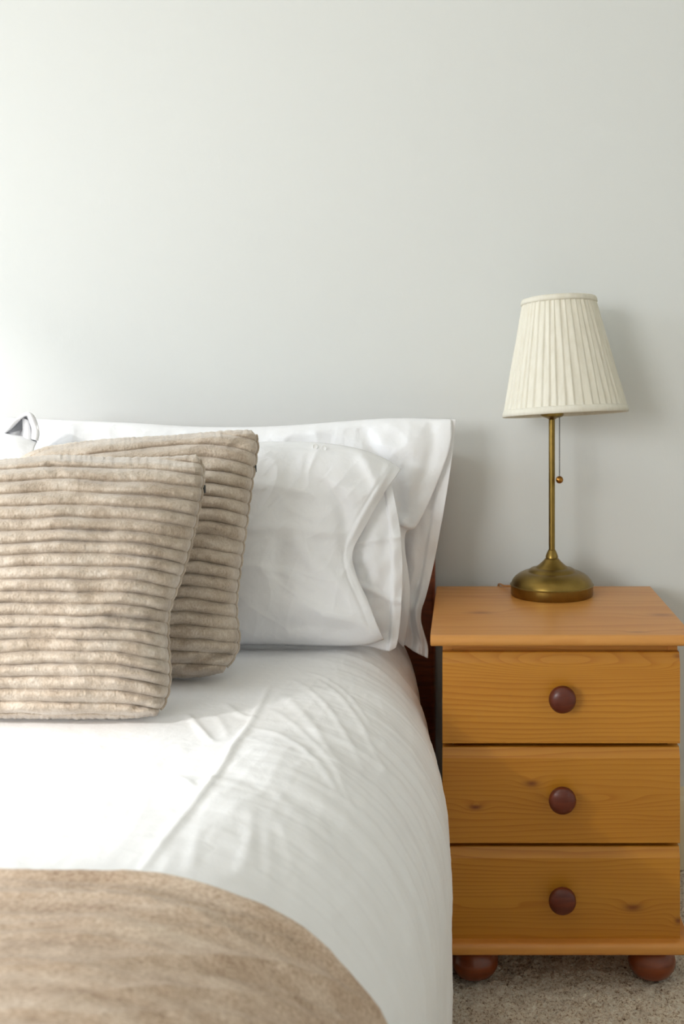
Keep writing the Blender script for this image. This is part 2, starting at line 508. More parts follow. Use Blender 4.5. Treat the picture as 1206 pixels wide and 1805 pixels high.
# the bed's covered shape: top, rounded right edge and the fall down the side, as a function of depth
ZB = 0.550
_D = [0.10, 0.60, 0.85, 1.02, 1.20, 1.35, 1.50, 1.62, 1.72, 1.80, 1.88, 1.96, 2.15]
_X = [-.080, -.074, -.060, -.048, -.034, -.022, -.016, -.020, -.034, -.052, -.066, -.080, -.100]
_Rr = [.25, .25, .25, .25, .25, .245, .24, .22, .20, .18, .16, .14, .13]
def smooth_interp(d, ys):
    acc = 0
    for k in (-.06, -.03, 0, .03, .06): acc = acc + np.interp(d + k, _D, ys)
    return acc / 5
XLB = -1.53
def bed_section(d, rows):
    """cross-section points for every depth in d: left fall, left arc, top, right arc, right fall; rows = counts"""
    d = d[:, None]
    q = ((d - 1.30) / .15).clip(0, 1); ZB = globals()['ZB'] - .0095 * q * q * (3 - 2 * q)
    xs = smooth_interp(d, _X); r = smooth_interp(d, _Rr)
    nl, na, nt_, nr, nd = rows
    rl = .15
    zbot = .09
    X, Z, S = [], [], []
    t = np.linspace(0, 1, nl, endpoint=False)[None]; X.append(XLB + 0 * t + 0 * d); Z.append(zbot + (ZB - rl - zbot) * t + 0 * d)
    a = np.linspace(0, math.pi / 2, na, endpoint=False)[None]; X.append(XLB + rl - rl * np.cos(a) + 0 * d); Z.append(ZB - rl + rl * np.sin(a) + 0 * d)
    t = np.linspace(0, 1, nt_, endpoint=False)[None]; x0, x1 = XLB + rl, xs - r
    X.append(x0 + (x1 - x0) * t); Z.append(ZB + 0 * t)
    a = np.linspace(0, math.pi / 2, nr, endpoint=False)[None]; X.append(xs - r + r * np.sin(a)); Z.append(ZB - r + r * np.cos(a))
    t = np.linspace(0, 1, nd)[None]; X.append(xs + 0 * t); Z.append(ZB - r + (zbot - (ZB - r)) * t)
    X = np.concatenate(X, 1); Z = np.concatenate(Z, 1)
    return X, np.broadcast_to(d, X.shape).copy(), Z

def normals(V):
    du = np.gradient(V, axis=1); dv = np.gradient(V, axis=0)
    n = np.cross(du, dv); n /= np.linalg.norm(n, axis=-1, keepdims=True) + 1e-12
    return n

def bed_xy(path):          # pixel path lying on the bed top -> (x, depth)
    out = []
    for px, py in path:
        d = F * (H - ZB) / (py - CY); out.append(((px - CX) * d / F, d))
    return out

def bed_relief(S, D):
    h = 0.0025 * fbm(S * 3.0, D * 3.0, 3, 3)
    h = h + 0.0009 * fbm(S * 14, D * 9, 11, 3) + 0.0006 * ridged(S * 16 + D * 6, D * 9, 12) + 0.0005 * ridged(S * 30, D * 8 + S * 6, 13)
    # long soft pulls running down over the edge
    side = 1 / (1 + np.exp(-(S - .02) / .05))
    h = h + 0.0026 * side * vnoise(D * 16 + S * 5.0, S * 2.2, 21) + 0.0013 * side * vnoise(D * 42 + S * 8, S * 3, 22) + 0.0005 * side * vnoise(D * 110 + S * 18, S * 6, 23)
    drop = ((S - .33) / .2).clip(0, 1)
    h = h + 0.006 * drop * vnoise(D * 9, S * 2.5, 31)
    return h

def make_duvet():
    d = np.linspace(0.16, 2.12, 520)
    X, D, Z = bed_section(d, (14, 16, 300, 110, 60))
    V = np.stack([X, D, Z], -1); N = normals(V)
    # arc-length position across, measured from the start of the right-hand curve
    seg = np.linalg.norm(np.diff(V, axis=1), axis=-1); S = np.concatenate([np.zeros((V.shape[0], 1)), np.cumsum(seg, 1)], 1)
    i0 = 14 + 16 + 300
    S = S - S[:, i0:i0 + 1]
    q = ((D - 1.36) / .1).clip(0, 1); h = bed_relief(S, D) * (1 - .8 * q * (S < 0.0) * (1 - ((S + .08) / .08).clip(0, 1)))
    # creases on the top
    seam = bed_xy([(474, 1200), (445, 1258), (412, 1308), (392, 1352), (350, 1408), (300, 1470), (250, 1535)])
    top = [(seam, 0.0042, 0.0045),
           (bed_xy([(330, 1248), (352, 1272), (374, 1302)]), .0035, .005),
           (bed_xy([(398, 1230), (420, 1248), (448, 1256)]), .0022, .005),
           (bed_xy([(315, 1368), (332, 1384), (352, 1396)]), .0022, .005),
           (bed_xy([(352, 1460), (340, 1500), (332, 1530)]), .0016, .006),
           (bed_xy([(420, 1520), (430, 1480), (445, 1450)]), .0012, .007),
           (bed_xy([(520, 1190), (585, 1230), (640, 1290)]), .0018, .006),
           (bed_xy([(500, 1215), (560, 1265), (610, 1330)]), .0022, .008),
           (bed_xy([(560, 1185), (630, 1225), (690, 1290)]), .0018, .006),
           (bed_xy([(440, 1270), (520, 1290), (600, 1350)]), .0015, .006), (bed_xy([(545, 1175), (610, 1195), (660, 1235)]), .0015, .005), (bed_xy([(480, 1240), (560, 1285), (625, 1360)]), .0014, .005),
           (bed_xy([(300, 1385), (370, 1375), (450, 1385)]), .002, .009),
           (bed_xy([(380, 1330), (470, 1380), (560, 1400)]), .001, .012),
           (bed_xy([(440, 1420), (445, 1460), (440, 1500)]), .0014, .007),
           (bed_xy([(470, 1440), (476, 1480), (470, 1520)]), .0014, .006), (bed_xy([(380, 1250), (396, 1270), (402, 1290)]), .0016, .005),
           ]
    near = (D > .7)
    h = h + np.where(near, folds(X, D, top), 0)
    V = V + N * h[..., None]
    o = from_np('duvet', V, grid_faces(*V.shape[:2])[:, ::-1], M_white2)
    s = o.modifiers.new('thickness', 'SOLIDIFY'); s.thickness = .02; s.offset = -1
    return tag(o, 'smooth white cotton duvet covering the bed under the cushions', 'duvet')
duvet = make_duvet()

def make_throw():
    m = 330
    e = np.linspace(0, 1, m)
    # rows: a rounded folded front edge, then along the bed towards the foot
    d0 = .960
    d = d0 - (d0 - .22) * e
    X, D, Z = bed_section(d, (14, 16, 260, 120, 60))
    V = np.stack([X, D, Z], -1); N = -normals(V)            # rows run towards the foot
    seg = np.linalg.norm(np.diff(V, axis=1), axis=-1); S = np.concatenate([np.zeros((m, 1)), np.cumsum(seg, 1)], 1)
    S = S - S[:, 290:291]
    # the edge bows a little towards the headboard
    V[..., 1] += (0.012 * vnoise(S * 3, S * 0 + 2, 4) + 0.006 * vnoise(S * 9, S * 0 + 2, 5)) * np.exp(-((d0 - D) / .1))
    th = .009 * np.sqrt(1 - (1 - ((d0 - D) / .012).clip(0, 1)) ** 2)
    h = bed_relief(S, D) + .0105 + th + .005 * np.exp(-((d0 - D - .010) / .008) ** 2) + .0035 * fbm(S * 3, D * 12, 41, 3) * (((d0 - D) / .04).clip(0, 1))
    side = 1 / (1 + np.exp(-(S - .08) / .04))
    ph = (D * 1.0 - S * .55)
    h = h + side * (.007 * vnoise(S * 1.5, ph * 26, 43) + .005 * ridged(S * 2, ph * 34, 44)) * (((d0 - D) / .04).clip(0, 1))
    h = h + (1 - side) * (.003 * ridged(S * 2.6, D * 34, 46) + .0028 * ridged(S * 6 + 3, D * 48, 47) * (S < -.12)) * (((d0 - D) / .04).clip(0, 1))
    V = V + N * h[..., None]
    o = from_np('throw_blanket', V, grid_faces(*V.shape[:2]), M_throw)
    s = o.modifiers.new('thickness', 'SOLIDIFY'); s.thickness = .006; s.offset = -1
    return tag(o, 'taupe knitted throw folded across the white duvet at the foot', 'blanket')
make_throw()

# ------------------------------------------------------------------ pillows
def pillow_body(name, top, bottom, left, right, dcorn, tf, tb, lst, mat, parent, n=220, m=170, p=3.2,
                urange=(-1, 1), vrange=(-1, 1), seed=1, wr=1.0, soft=1.0):
    px, py, u, v = coons(top, bottom, left, right, n, m)
    d0 = (1 - v) * ((1 - u) * dcorn[0] + u * dcorn[1]) + v * ((1 - u) * dcorn[2] + u * dcorn[3])
    su = urange[0] + (urange[1] - urange[0]) * u; sv = vrange[0] + (vrange[1] - vrange[0]) * v
    pf = (rnd(su, p) * rnd(sv, p)) ** soft
    edge = (np.minimum(np.minimum(u, 1 - u), np.minimum(v, 1 - v)) / .04).clip(0, 1)
    wr_ = 0.007 * fbm(px / 130, py / 110, seed, 3) + 0.0030 * ridged(px / 75 + py / 150, py / 130 - px / 300, seed + 5) \
        + 0.0028 * ridged(px / 150 - py / 70, py / 110 + px / 200, seed + 9) + 0.0006 * fbm(px / 26, py / 26, seed + 3, 2) + 0.0014 * ridged(px / 40 + py / 70, py / 90 - px / 160, seed + 12)
    h = wr * wr_ * edge + 1.1 * folds(px, py, lst) * (0.3 + .7 * edge)
    dF = d0 - tf * pf - h
    A = P_np(px, py, dF)
    B = P_np(px, py, d0 + tb * pf); B[..., 2] = np.where(v > .5, (1 - v) * 2 * B[..., 2] + (v - .5) * 2 * P_np(px, py, d0)[..., 2], B[..., 2])
    if urange == (-1, 1) and vrange == (-1, 1): B_ok = True
    A[0], A[-1] = P_np(px, py, d0 - tf * pf)[0], P_np(px, py, d0 - tf * pf)[-1]
    return closed_mesh(name, A, B, mat, parent)

def px_sheet(name, top, bottom, left, right, dfun, mat, parent, n=60, m=120, th=.002):
    px, py, u, v = coons(top, bottom, left, right, n, m)
    return sheet(name, P_np(px, py, dfun(px, py, u, v)), mat, parent, th)

# back pillow on the right: stands against the headboard, flat border hanging over the bed's edge
bp = empty('pillow', P(440, 1150, 2.0), 'white pillow with flat border, tallest, behind the buttoned pillow and against the headboard', 'pillow', 'white bed pillows')
def rel(o, e):               # mesh made in world coordinates -> parented to e
    o.parent = e; o.matrix_parent_inverse = Matrix.Translation(-Vector(e.location)); return o
body = pillow_body('pillow_body',
    [(58, 738), (150, 742), (250, 746), (330, 752), (420, 753), (500, 751), (600, 743), (690, 736), (796, 739)],
    [(58, 1102), (300, 1102), (500, 1102), (640, 1104), (690, 1118), (712, 1142)],
    [(58, 738), (52, 900), (58, 1102)],
    [(796, 739), (797, 778), (783, 822), (768, 860), (750, 900), (731, 936), (716, 932), (712, 960), (724, 1030), (722, 1090), (712, 1142)],
    (2.09, 2.08, 1.985, 1.98), .055, .03,
    [([(640, 752), (660, 800), (700, 850), (706, 915)], -.010, 16),
     ([(650, 760), (690, 790), (735, 800)], .003, 14),
     ([(760, 748), (762, 800), (745, 850), (725, 900)], -.005, 10),
     ([(735, 770), (735, 830), (718, 905)], .004, 20),
     ([(706, 915), (726, 938), (745, 905)], .008, 8),
     ([(478, 770), (540, 765), (620, 748)], .005, 10),
     ([(700, 940), (712, 1000), (716, 1080)], .006, 10)],
    M_white, None, n=260, m=170, urange=(-1, .93), vrange=(-1, 1), seed=3, wr=.7)
rel(body, bp)
def d_back(px, py, u, v):
    return 2.055 + .02 * u + .04 * (1 - u) ** 3 - .05 * v + .012 * np.sin(v * 9 + u * 2) * u - .003 * np.tanh((u - .8) / .03) - .006 * v ** 4 * np.sin(u * 16 + v * 9) + .006 * vnoise(px / 18, py / 40, 7) * v
fl = px_sheet('pillow_border',
    [(690, 746), (750, 739), (804, 739)], [(700, 1125), (728, 1148), (754, 1160)],
    [(690, 746), (690, 940), (700, 1125)],
    [(804, 739), (800, 785), (789, 865), (769, 972), (752, 1048), (739, 1083), (748, 1118), (755, 1140), (754, 1160)],
    d_back, M_white, None, 70, 150, .003)
rel(fl, bp)

# front pillow on the right: buttoned case with an open, folded end
fp = empty('pillow', P(440, 1140, 1.88), 'white pillow with buttoned top seam and open folded end, in front of the taller one', 'pillow', 'white bed pillows')
fb = pillow_body('pillow_body',
    [(70, 800), (250, 786), (440, 779), (520, 778), (570, 780), (636, 790), (680, 808), (707, 826)],
    [(70, 1140), (300, 1141), (450, 1136), (580, 1140), (650, 1138), (677, 1127)],
    [(70, 800), (56, 960), (70, 1140)],
    [(707, 826), (698, 842), (684, 858), (668, 886), (640, 935), (618, 975), (628, 1015), (650, 1060), (664, 1100), (677, 1127)],
    (1.965, 1.95, 1.855, 1.85), .095, .012,
    [([(568, 845), (600, 880), (612, 930), (612, 980)], -.010, 14),
     ([(572, 840), (620, 870), (668, 870)], .006, 14),
     ([(636, 792), (655, 830), (672, 872)], .007, 12),
     ([(690, 812), (676, 850), (640, 910), (610, 965)], .007, 7),
     ([(430, 930), (520, 930), (600, 945)], .004, 10),
     ([(510, 940), (540, 985), (590, 1020), (640, 1070)], .006, 16),
     ([(490, 960), (485, 1010), (510, 1050)], -.004, 12),
     ([(520, 1060), (580, 1085), (640, 1100), (668, 1122)], .006, 12),
     ([(430, 1105), (540, 1100), (640, 1118)], -.005, 14),
     ([(615, 985), (632, 1030), (655, 1080)], .006, 6),
     ([(690, 815), (680, 836), (654, 872), (628, 916), (603, 970), (612, 1018), (634, 1062), (650, 1104)], -.0022, 2.6),
     ([(450, 1000), (500, 1006), (560, 1040)], .003, 8), ([(425, 860), (470, 850), (540, 872)], .003, 9),
     ([(450, 788), (530, 789), (620, 797)], -.004, 3.5),
     ([(535, 795), (532, 815), (530, 835)], .001, 5)],
    M_white, None, n=300, m=190, urange=(-1, .90), vrange=(-1, 1), seed=8, wr=.65)
rel(fb, fp)
def d_flap(px, py, u, v):
    return 1.905 - .035 * v - .045 * np.sin(np.pi * (u * .9).clip(0, 1)) * np.sin(np.pi * v) ** .6 * 0.5 \
        + .02 * u - .004 * np.tanh((u - .84) / .02) - .004 * np.exp(-((v - .62 - .1 * u) / .02) ** 2) - .003 * np.exp(-((v - .45 + .12 * u) / .015) ** 2) + .004 * vnoise(px / 24, py / 30, 17)
cf = px_sheet('pillowcase_flap',
    [(600, 830), (650, 835), (690, 850)], [(605, 1134), (655, 1139), (684, 1149), (697, 1142)],
    [(600, 830), (590, 980), (605, 1134)],
    [(690, 850), (698, 890), (706, 935), (710, 985), (709, 1040), (706, 1090), (702, 1128), (697, 1142)],
    d_flap, M_white, None, 70, 140, .0025)
rel(cf, fp)
# little buttons along the top seam
M_button = plain('pearl_button', srgb(232, 232, 230), 0.25)
for bx, by in ((556, 787), (571, 790)):
    bmb = bmesh.new()
    lathe(bmb, [(.0045, 0), (.0052, .0008), (.0052, .0018), (.0040, .0022), (.0034, .0016), (.001, .0016)], 20, 'Y', P(bx, by, 1.912))
    rel(obj_bm('button', bmb, M_button, None, True), fp)

# left pair, only their ends show
lb = empty('pillow', P(-300, 1150, 2.0), 'white pillow mostly cut off, behind the curled open pillowcase end, at the headboard', 'pillow', 'white bed pillows')
rel(pillow_body('pillow_body',
    [(-640, 745), (-300, 738), (-100, 735), (20, 735), (48, 740)], [(-640, 1100), (-300, 1100), (46, 1100)],
    [(-640, 745), (-650, 900), (-640, 1100)], [(48, 740), (44, 800), (42, 900), (42, 1000), (46, 1100)],
    (2.1, 2.1, 1.99, 1.99), .07, .03, [], M_white, None, n=160, m=120, seed=15, wr=.7), lb)
lp = empty('pillow', P(-300, 1140, 1.86), 'bright white pillow with curled open end at the edge of the picture beside the cushions', 'pillow', 'white bed pillows')
rel(pillow_body('pillow_body',
    [(-690, 790), (-400, 770), (-150, 758), (-30, 757), (8, 762), (40, 768), (66, 778)], [(-690, 1140), (-300, 1141), (40, 1138)],
    [(-690, 790), (-700, 960), (-690, 1140)], [(66, 778), (58, 795), (50, 850), (46, 950), (44, 1050), (40, 1138)],
    (1.95, 1.94, 1.86, 1.86), .10, .03, [([(-20, 772), (0, 775), (14, 768)], -.006, 8)], M_white, None, n=240, m=130, urange=(-1, .5), seed=25, wr=.7), lp)
def const(d, wob=.004):
    return lambda px, py, u, v: d + wob * np.sin(u * 7 + v * 5)
# inside of the case (seen in shade), the curled hem band round it, and a tongue of cloth folded in front
rel(px_sheet('pillowcase_flap', [(6, 760), (20, 747), (44, 730), (60, 740)], [(6, 774), (30, 778), (50, 780), (64, 780)], [(6, 760), (6, 774)], [(60, 740), (66, 760), (64, 780)],
    lambda px, py, u, v: 2.0 - .03 * v, M_white, None, 40, 40), lp)
t_ = np.linspace(0, 1, 60); x_, y_ = curve_at([(6, 761), (22, 746), (40, 730), (50, 727), (60, 733), (66, 748), (69, 764), (66, 777)], t_)
k_ = np.linspace(0, 1, 12)[:, None]
rel(sheet('pillowcase_flap', P_np(x_[None] + 0 * k_, y_[None] + 0 * k_, 1.932 + .075 * k_ + 0 * t_[None]), M_white, None, .003), lp)
rel(px_sheet('pillowcase_hem', [(6, 761), (22, 746), (40, 730), (50, 727), (60, 733), (66, 748), (69, 764), (66, 777)], [(10, 763), (26, 749), (41, 733), (48, 731), (51, 738), (53, 750), (54, 762), (53, 773)],
    [(6, 761), (10, 763)], [(66, 777), (53, 773)], lambda px, py, u, v: 1.93 + .045 * (1 - u) * 0 + .02 * v - .012 * np.sin(np.pi * v) - .006 * np.sin(u * 14), M_white, None, 90, 16, .004), lp)
rel(px_sheet('pillowcase_flap', [(12, 763), (28, 762), (38, 757), (46, 749), (44, 743), (40, 740), (41, 736), (48, 740), (53, 748)], [(10, 770), (24, 772), (36, 774), (44, 775), (48, 775), (50, 775), (52, 776), (53, 776), (55, 776)],
    [(12, 763), (10, 770)], [(53, 748), (55, 776)], lambda px, py, u, v: 1.955 - .02 * v - .012 * np.sin(u * 9), M_white, None, 80, 30, .003), lp)

# ------------------------------------------------------------------ plush ribbed cushions
def cushion(label, top, bottom, left, right, dcorn, tf, tb, ribs, seed, zip_px, loc):
    n, m = 330, 520
    root = empty('cushion', loc, label, 'cushion', 'beige ribbed plush cushions')
    px, py, u, v = coons(top, bottom, left, right, n, m)
    d0 = (1 - v) * ((1 - u) * dcorn[0] + u * dcorn[1]) + v * ((1 - u) * dcorn[2] + u * dcorn[3])
    pf = rnd(2 * u - 1, 3.0) * rnd(2 * v - 1, 2.8)
    bend = .045 * (((u - .72) / .28).clip(0, 1)) ** 2 + .03 * (((.25 - u) / .25).clip(0, 1)) ** 2
    rv = (v - bend) * ribs + .20 * vnoise(u * 2.6, v * 4, seed) + .07 * vnoise(u * 9, v * 14, seed + 1)
    s = np.abs(np.sin(np.pi * rv))
    prof = s ** .6
    amp = .0145 * (.85 + .35 * vnoise(u * 6, v * ribs * .5, seed + 2))
    e1 = (np.minimum(v, 1 - v) / .02).clip(0, 1)
    fuzz = .0005 * vnoise(px * .30, py * .22, seed + 4) + .0012 * vnoise(px / 16, py / 12, seed + 7)
    und = .007 * fbm(u * 2.5, v * 2.5, seed + 8, 3)
    eb = (np.minimum(np.minimum(u, 1 - u), np.minimum(v, 1 - v)) / .05).clip(0, 1)
    h = amp * prof * e1 * np.minimum(1, .45 + eb) + fuzz + und * eb
    # dimples where the filling is slack
    h = h + folds(px, py, zip_px['folds'])
    # scalloped side seam
    out = (prof - .6) * 3.2
    px = px + out * (np.exp(-(1 - u) / .03) - np.exp(-u / .03))
    py = py + 1.2 * vnoise(px / 7, py / 30, seed + 9) * np.exp(-np.minimum(v, 1 - v) / .03)
    A = P_np(px, py, d0 - tf * pf - h)
    dB = d0 + tb * pf + .3 * amp * prof * eb
    B = P_np(px, py, dB); B[..., 2] = np.where(v > .5, (1 - v) * 2 * B[..., 2] + (v - .5) * 2 * P_np(px, py, d0)[..., 2], B[..., 2])
    rel(closed_mesh('cushion_cover', A, B, M_plush, None), root)
    # seam piping up the visible side, and the zip pull
    k = np.arange(12, m - 12, 4)
    pts = [P(px[i, -1] + .3, py[i, -1], d0[i, -1] + .004) for i in k]
    bmz = bmesh.new(); tube(bmz, pts, .0032, 8)
    rel(obj_bm('piping', bmz, M_plush, None, True), root)
    zx, zy, zd = zip_px['zip']
    bmz = bmesh.new(); c = P(zx, zy, zd)
    box(bmz, c[0] - .002, c[0] + .003, c[1] - .002, c[1] + .002, c[2] - .006, c[2] + .006, bev=.001)
    rel(obj_bm('zip_pull', bmz, M_chain, None, True), root)
    return root

cushion('beige ribbed plush cushion standing behind the other, against the white pillow',
    [(36, 806), (70, 788), (130, 779), (200, 772), (290, 768), (390, 759), (430, 757), (444, 758)],
    [(20, 1196), (150, 1198), (300, 1197), (360, 1194), (392, 1186)],
    [(36, 806), (40, 900), (35, 1050), (20, 1196)],
    [(444, 758), (455, 776), (448, 820), (440, 870), (430, 950), (418, 1030), (414, 1080), (421, 1120), (418, 1150), (392, 1186)],
    (1.80, 1.79, 1.665, 1.665), .085, .035, 19.5, 101,
    {'folds': [([(300, 1190), (350, 1158), (410, 1150)], -.010, 7), ([(318, 1200), (365, 1172), (410, 1166)], .007, 7), ([(360, 940), (390, 952), (425, 960)], -.006, 8), ([(405, 790), (425, 778), (440, 775)], -.005, 6)],
     'zip': (449, 826, 1.775)}, P(235, 1196, 1.665))
cushion('large beige ribbed plush cushion at the front, leaning on its darker twin behind',
    [(-150, 815), (-60, 812), (30, 808), (100, 800), (190, 806), (270, 806), (330, 803), (345, 801)],
    [(-160, 1268), (0, 1267), (120, 1268), (230, 1268), (276, 1262)],
    [(-150, 815), (-140, 1000), (-160, 1268)],
    [(345, 801), (358, 822), (356, 860), (347, 910), (334, 965), (318, 1020), (302, 1058), (294, 1090), (295, 1140), (299, 1190), (294, 1230), (276, 1262)],
    (1.605, 1.595, 1.47, 1.47), .085, .030, 21.5, 211,
    {'folds': [([(190, 1085), (240, 1095), (290, 1085)], -.009, 8), ([(235, 1250), (262, 1238), (296, 1232)], -.008, 6), ([(80, 815), (95, 826), (105, 838)], -.007, 9), ([(285, 812), (315, 817), (340, 812)], -.006, 5)],
     'zip': (359, 862, 1.585)}, P(70, 1267, 1.47))

# ------------------------------------------------------------------ bedside table
DF, DD, DBK = 1.757, 1.776, 2.163          # top front, drawer front, back
TX0, TX1 = (758.5 - CX) * DF / F, (1223.5 - CX) * DF / F
BX0, BX1 = (780 - CX) * DD / F, (1199 - CX) * DD / F
def zz(py, d): return H - (py - CY) * d / F
bt_x = (BX0 + BX1) / 2; bt_y = (DF + DBK) / 2
bt = empty('bedside_table', (bt_x, bt_y, 0), 'honey pine bedside table with three drawers and dark bun feet beside the bed', 'bedside table')
def bl2(x0, x1, y0, y1, z0, z1): return (x0 - bt_x, x1 - bt_x, y0 - bt_y, y1 - bt_y, z0, z1)
ZT = H - 466 * DF / F                       # top surface
def kn(px, py, d, a, h_, lift, dk): return ((px - CX) * d / F - bt_x, zz(py, d), a, h_, lift, dk)

def bull_board(name, mat, x0, x1, y0, y1, z0, z1, r_top, r_bot):
    """board with a rounded front edge, extruded along x"""
    prof = [(y1, z0), (y1, z1)]
    for k in range(7):
        a = math.pi / 2 * k / 6; prof.append((y0 + r_top - r_top * math.sin(a), z1 - r_top + r_top * math.cos(a)))
    for k in range(5):
        a = math.pi / 2 * k / 4; prof.append((y0 + r_bot - r_bot * math.cos(a), z0 + r_bot - r_bot * math.sin(a)))
    bm = bmesh.new()
    A = [bm.verts.new((x0 - bt_x, y - bt_y, z)) for y, z in prof]; B = [bm.verts.new((x1 - bt_x, y - bt_y, z)) for y, z in prof]
    n = len(prof)
    for k in range(n): bm.faces.new((A[k], A[(k + 1) % n], B[(k + 1) % n], B[k]))
    fa = bm.faces.new(A); fb_ = bm.faces.new(B)
    bmesh.ops.bevel(bm, geom=list(fa.edges) + list(fb_.edges), offset=.0012, segments=2, affect='EDGES')
    return obj_bm(name, bm, mat, bt, True, 30)

dk = lambda px, py, a, h_, lift, dkn: ((px - CX) * (F * (H - ZT) / (py - CY)) / F - bt_x, F * (H - ZT) / (py - CY) - bt_y, a, h_, lift, dkn)
M_top = wood('pine_top', 'xy', [dk(847, 1080, .035, .016, 1.2, .55), dk(1168, 1084, .035, .018, 1.2, .5), dk(1124, 1114, .025, .008, .8, .4)],
             F_=26, amp=1.0, light=(208, 146, 74), mid=(196, 130, 58), dark=(172, 104, 40), seed=1.3)
bull_board('tabletop', M_top, TX0, TX1, DF, DBK, zz(1140.5, DF), ZT, .010, .007)
M_body = wood('pine_body', 'xz', (), F_=60, amp=1.5, seed=5.1)
ZP1 = zz(1663, DF + .004); ZP0 = zz(1686.5, DF)       # plinth board
bm = bmesh.new()
zt = zz(1140.5, DF)
t_ = .016
for d in ((BX0, BX0 + t_, DD + .022, DBK, ZP1, zt), (BX1 - t_, BX1, DD + .022, DBK, ZP1, zt), (BX0 + t_, BX1 - t_, DBK - .008, DBK, ZP1, zt),
          (BX0 + t_, BX1 - t_, DD + .024, DD + .05, zt - .02, zt)):
    box(bm, *bl2(*d))
obj_bm('body', bm, M_body, bt, False)
M_pl = wood('pine_plinth', 'xz', (), F_=40, amp=.8, light=(214, 148, 70), mid=(200, 130, 54), dark=(160, 94, 32), seed=7.7)
bull_board('plinth', M_pl, (772 - CX) * DF / F, TX1 - .004, DF, DBK, ZP0, ZP1, .008, .006)

# drawers: fronts with a sloped finger lip along the top, and a turned knob each
dr = [(1149, 1311, (993, 1233), [kn(1000, 1170, DD, .12, .017, 6.5, 0), kn(1165, 1178, DD, .055, .010, 2.6, 0), kn(1196, 1158, DD, .012, .006, 1, .6)], 2.4),
      (1316, 1487, (995, 1411), [kn(938, 1381, DD, .02, .0085, 1.6, .85), kn(838, 1423, DD, .018, .007, 1.4, .9), kn(1040, 1412, DD, .075, .012, 3.2, 0), kn(1180, 1440, DD, .05, .012, 1.2, 0)], 3.9),
      (1491.5, 1661, (997, 1588), [kn(1116, 1600, DD, .024, .010, 1.7, .8), kn(1196, 1623, DD, .010, .009, 1.3, .8), kn(880, 1602, DD, .08, .009, 1.6, 0)], 6.2)]
for ytop, ybot, (kx, ky), knots, seed in dr:
    mt = wood('pine_drawer', 'xz', knots, F_=115, amp=1.5, light=(196, 134, 42), mid=(180, 114, 26), dark=(150, 86, 14), seed=seed)
    z1, z0 = zz(ytop, DD + .008), zz(ybot, DD)
    lip = .0155
    prof = [(DD + .020, z0), (DD + .020, z1), (DD + .009, z1), (DD + .0075, z1 - .0008), (DD + .0012, z1 - lip + .002), (DD, z1 - lip - .001), (DD, z0 + .0015), (DD + .0015, z0)]
    bm = bmesh.new()
    A = [bm.verts.new((BX0 - bt_x, y - bt_y, z)) for y, z in prof]; B = [bm.verts.new((BX1 - bt_x, y - bt_y, z)) for y, z in prof]
    n = len(prof)
    for k in range(n): bm.faces.new((A[k], A[(k + 1) % n], B[(k + 1) % n], B[k]))
    bm.faces.new(A); bm.faces.new(B)
    # the drawer box behind the front
    box(bm, *bl2(BX0 + t_ + .004, BX1 - t_ - .004, DD + .0195, DBK - .02, z0 + .008, z1 - .03))
    dro = obj_bm('drawer', bm, mt, bt, True, 20)
    bm = bmesh.new()
    kz = zz(ky, DD - .022)
    prof = [(.008, -.002), (.0078, .004), (.0085, .010), (.0125, .0135), (.0195, .0165), (.0222, .0205), (.0222, .0245), (.0200, .0290), (.0150, .0322), (.008, .0338), (.001, .0342)]
    lathe(bm, prof, 48, 'Y', ((989.5 - CX) * DD / F - bt_x, DD - bt_y, kz))
    k = obj_bm('knob', bm, M_knob, dro, True); k['label'] = 'turned dark reddish brown wooden knob'

for fx, fy in ((837, DF + .058), (1149, DF + .058), (837, DBK - .055), (1149, DBK - .055)):
    x = (fx - CX) * (DF + .058) / F
    bm = bmesh.new()
    hgt = ZP0
    lathe(bm, [(.012, .0), (.022, .002), (.032, .008), (.0385, .018), (.0400, .027), (.0385, .035), (.035, .041), (.028, hgt), (.02, hgt)], 48, 'Z', (x - bt_x, fy - bt_y, 0))
    f_ = obj_bm('foot', bm, M_foot, bt, True); f_['label'] = 'round dark red brown bun foot'

# ------------------------------------------------------------------ table lamp
LD = 2.085; K = LD / F
lx = (973 - CX) * K
lamp = empty('table_lamp', (lx, LD, ZT + .0005), 'brass table lamp with pleated cream shade on the bedside table', 'lamp')
prof = [(0, 0), (71.5, 0), (72.5, 1.5), (72.5, 16.2), (73.4, 16.6), (73.6, 17.6), (72.6, 18.6), (71.6, 19.0), (70.8, 22.0), (68.8, 26), (65, 30.4), (59.5, 34.6), (52, 38.4), (46.5, 40.2), (43.4, 40.4), (42.2, 41.0),
        (40.5, 43.0), (37, 45.4), (31.0, 46.8), (28.5, 47.4), (27.6, 48.4), (23.2, 51.5), (18.6, 55.6), (15.2, 58.8), (12.7, 62), (11.4, 63.2), (10.2, 63.5), (10.2, 64.2),
        (11.3, 64.7), (10.8, 67.5), (9.4, 71.5), (7.6, 75.5), (6.2, 78.2), (5.5, 78.6), (0, 78.6)]
bm = bmesh.new(); lathe(bm, [(max(r, .05) * K, h * K) for r, h in prof], 96); obj_bm('lamp_base', bm, M_brass, lamp, True, 40)
ptop = (zz(733, LD) - ZT)
bm = bmesh.new(); lathe(bm, [(5.5 * K, 78 * K), (5.5 * K, ptop)], 32); obj_bm('pole', bm, M_brass, lamp, True, 50)
bm = bmesh.new()
pz = lambda py: zz(py, LD) - ZT
lathe(bm, [(5.6 * K, pz(740)), (9 * K, pz(737.5)), (17 * K, pz(735.5)), (20.5 * K, pz(733)), (21 * K, pz(729)), (21 * K, pz(726)), (14 * K, pz(725)), (14 * K, pz(690)), (8 * K, pz(689))], 48)
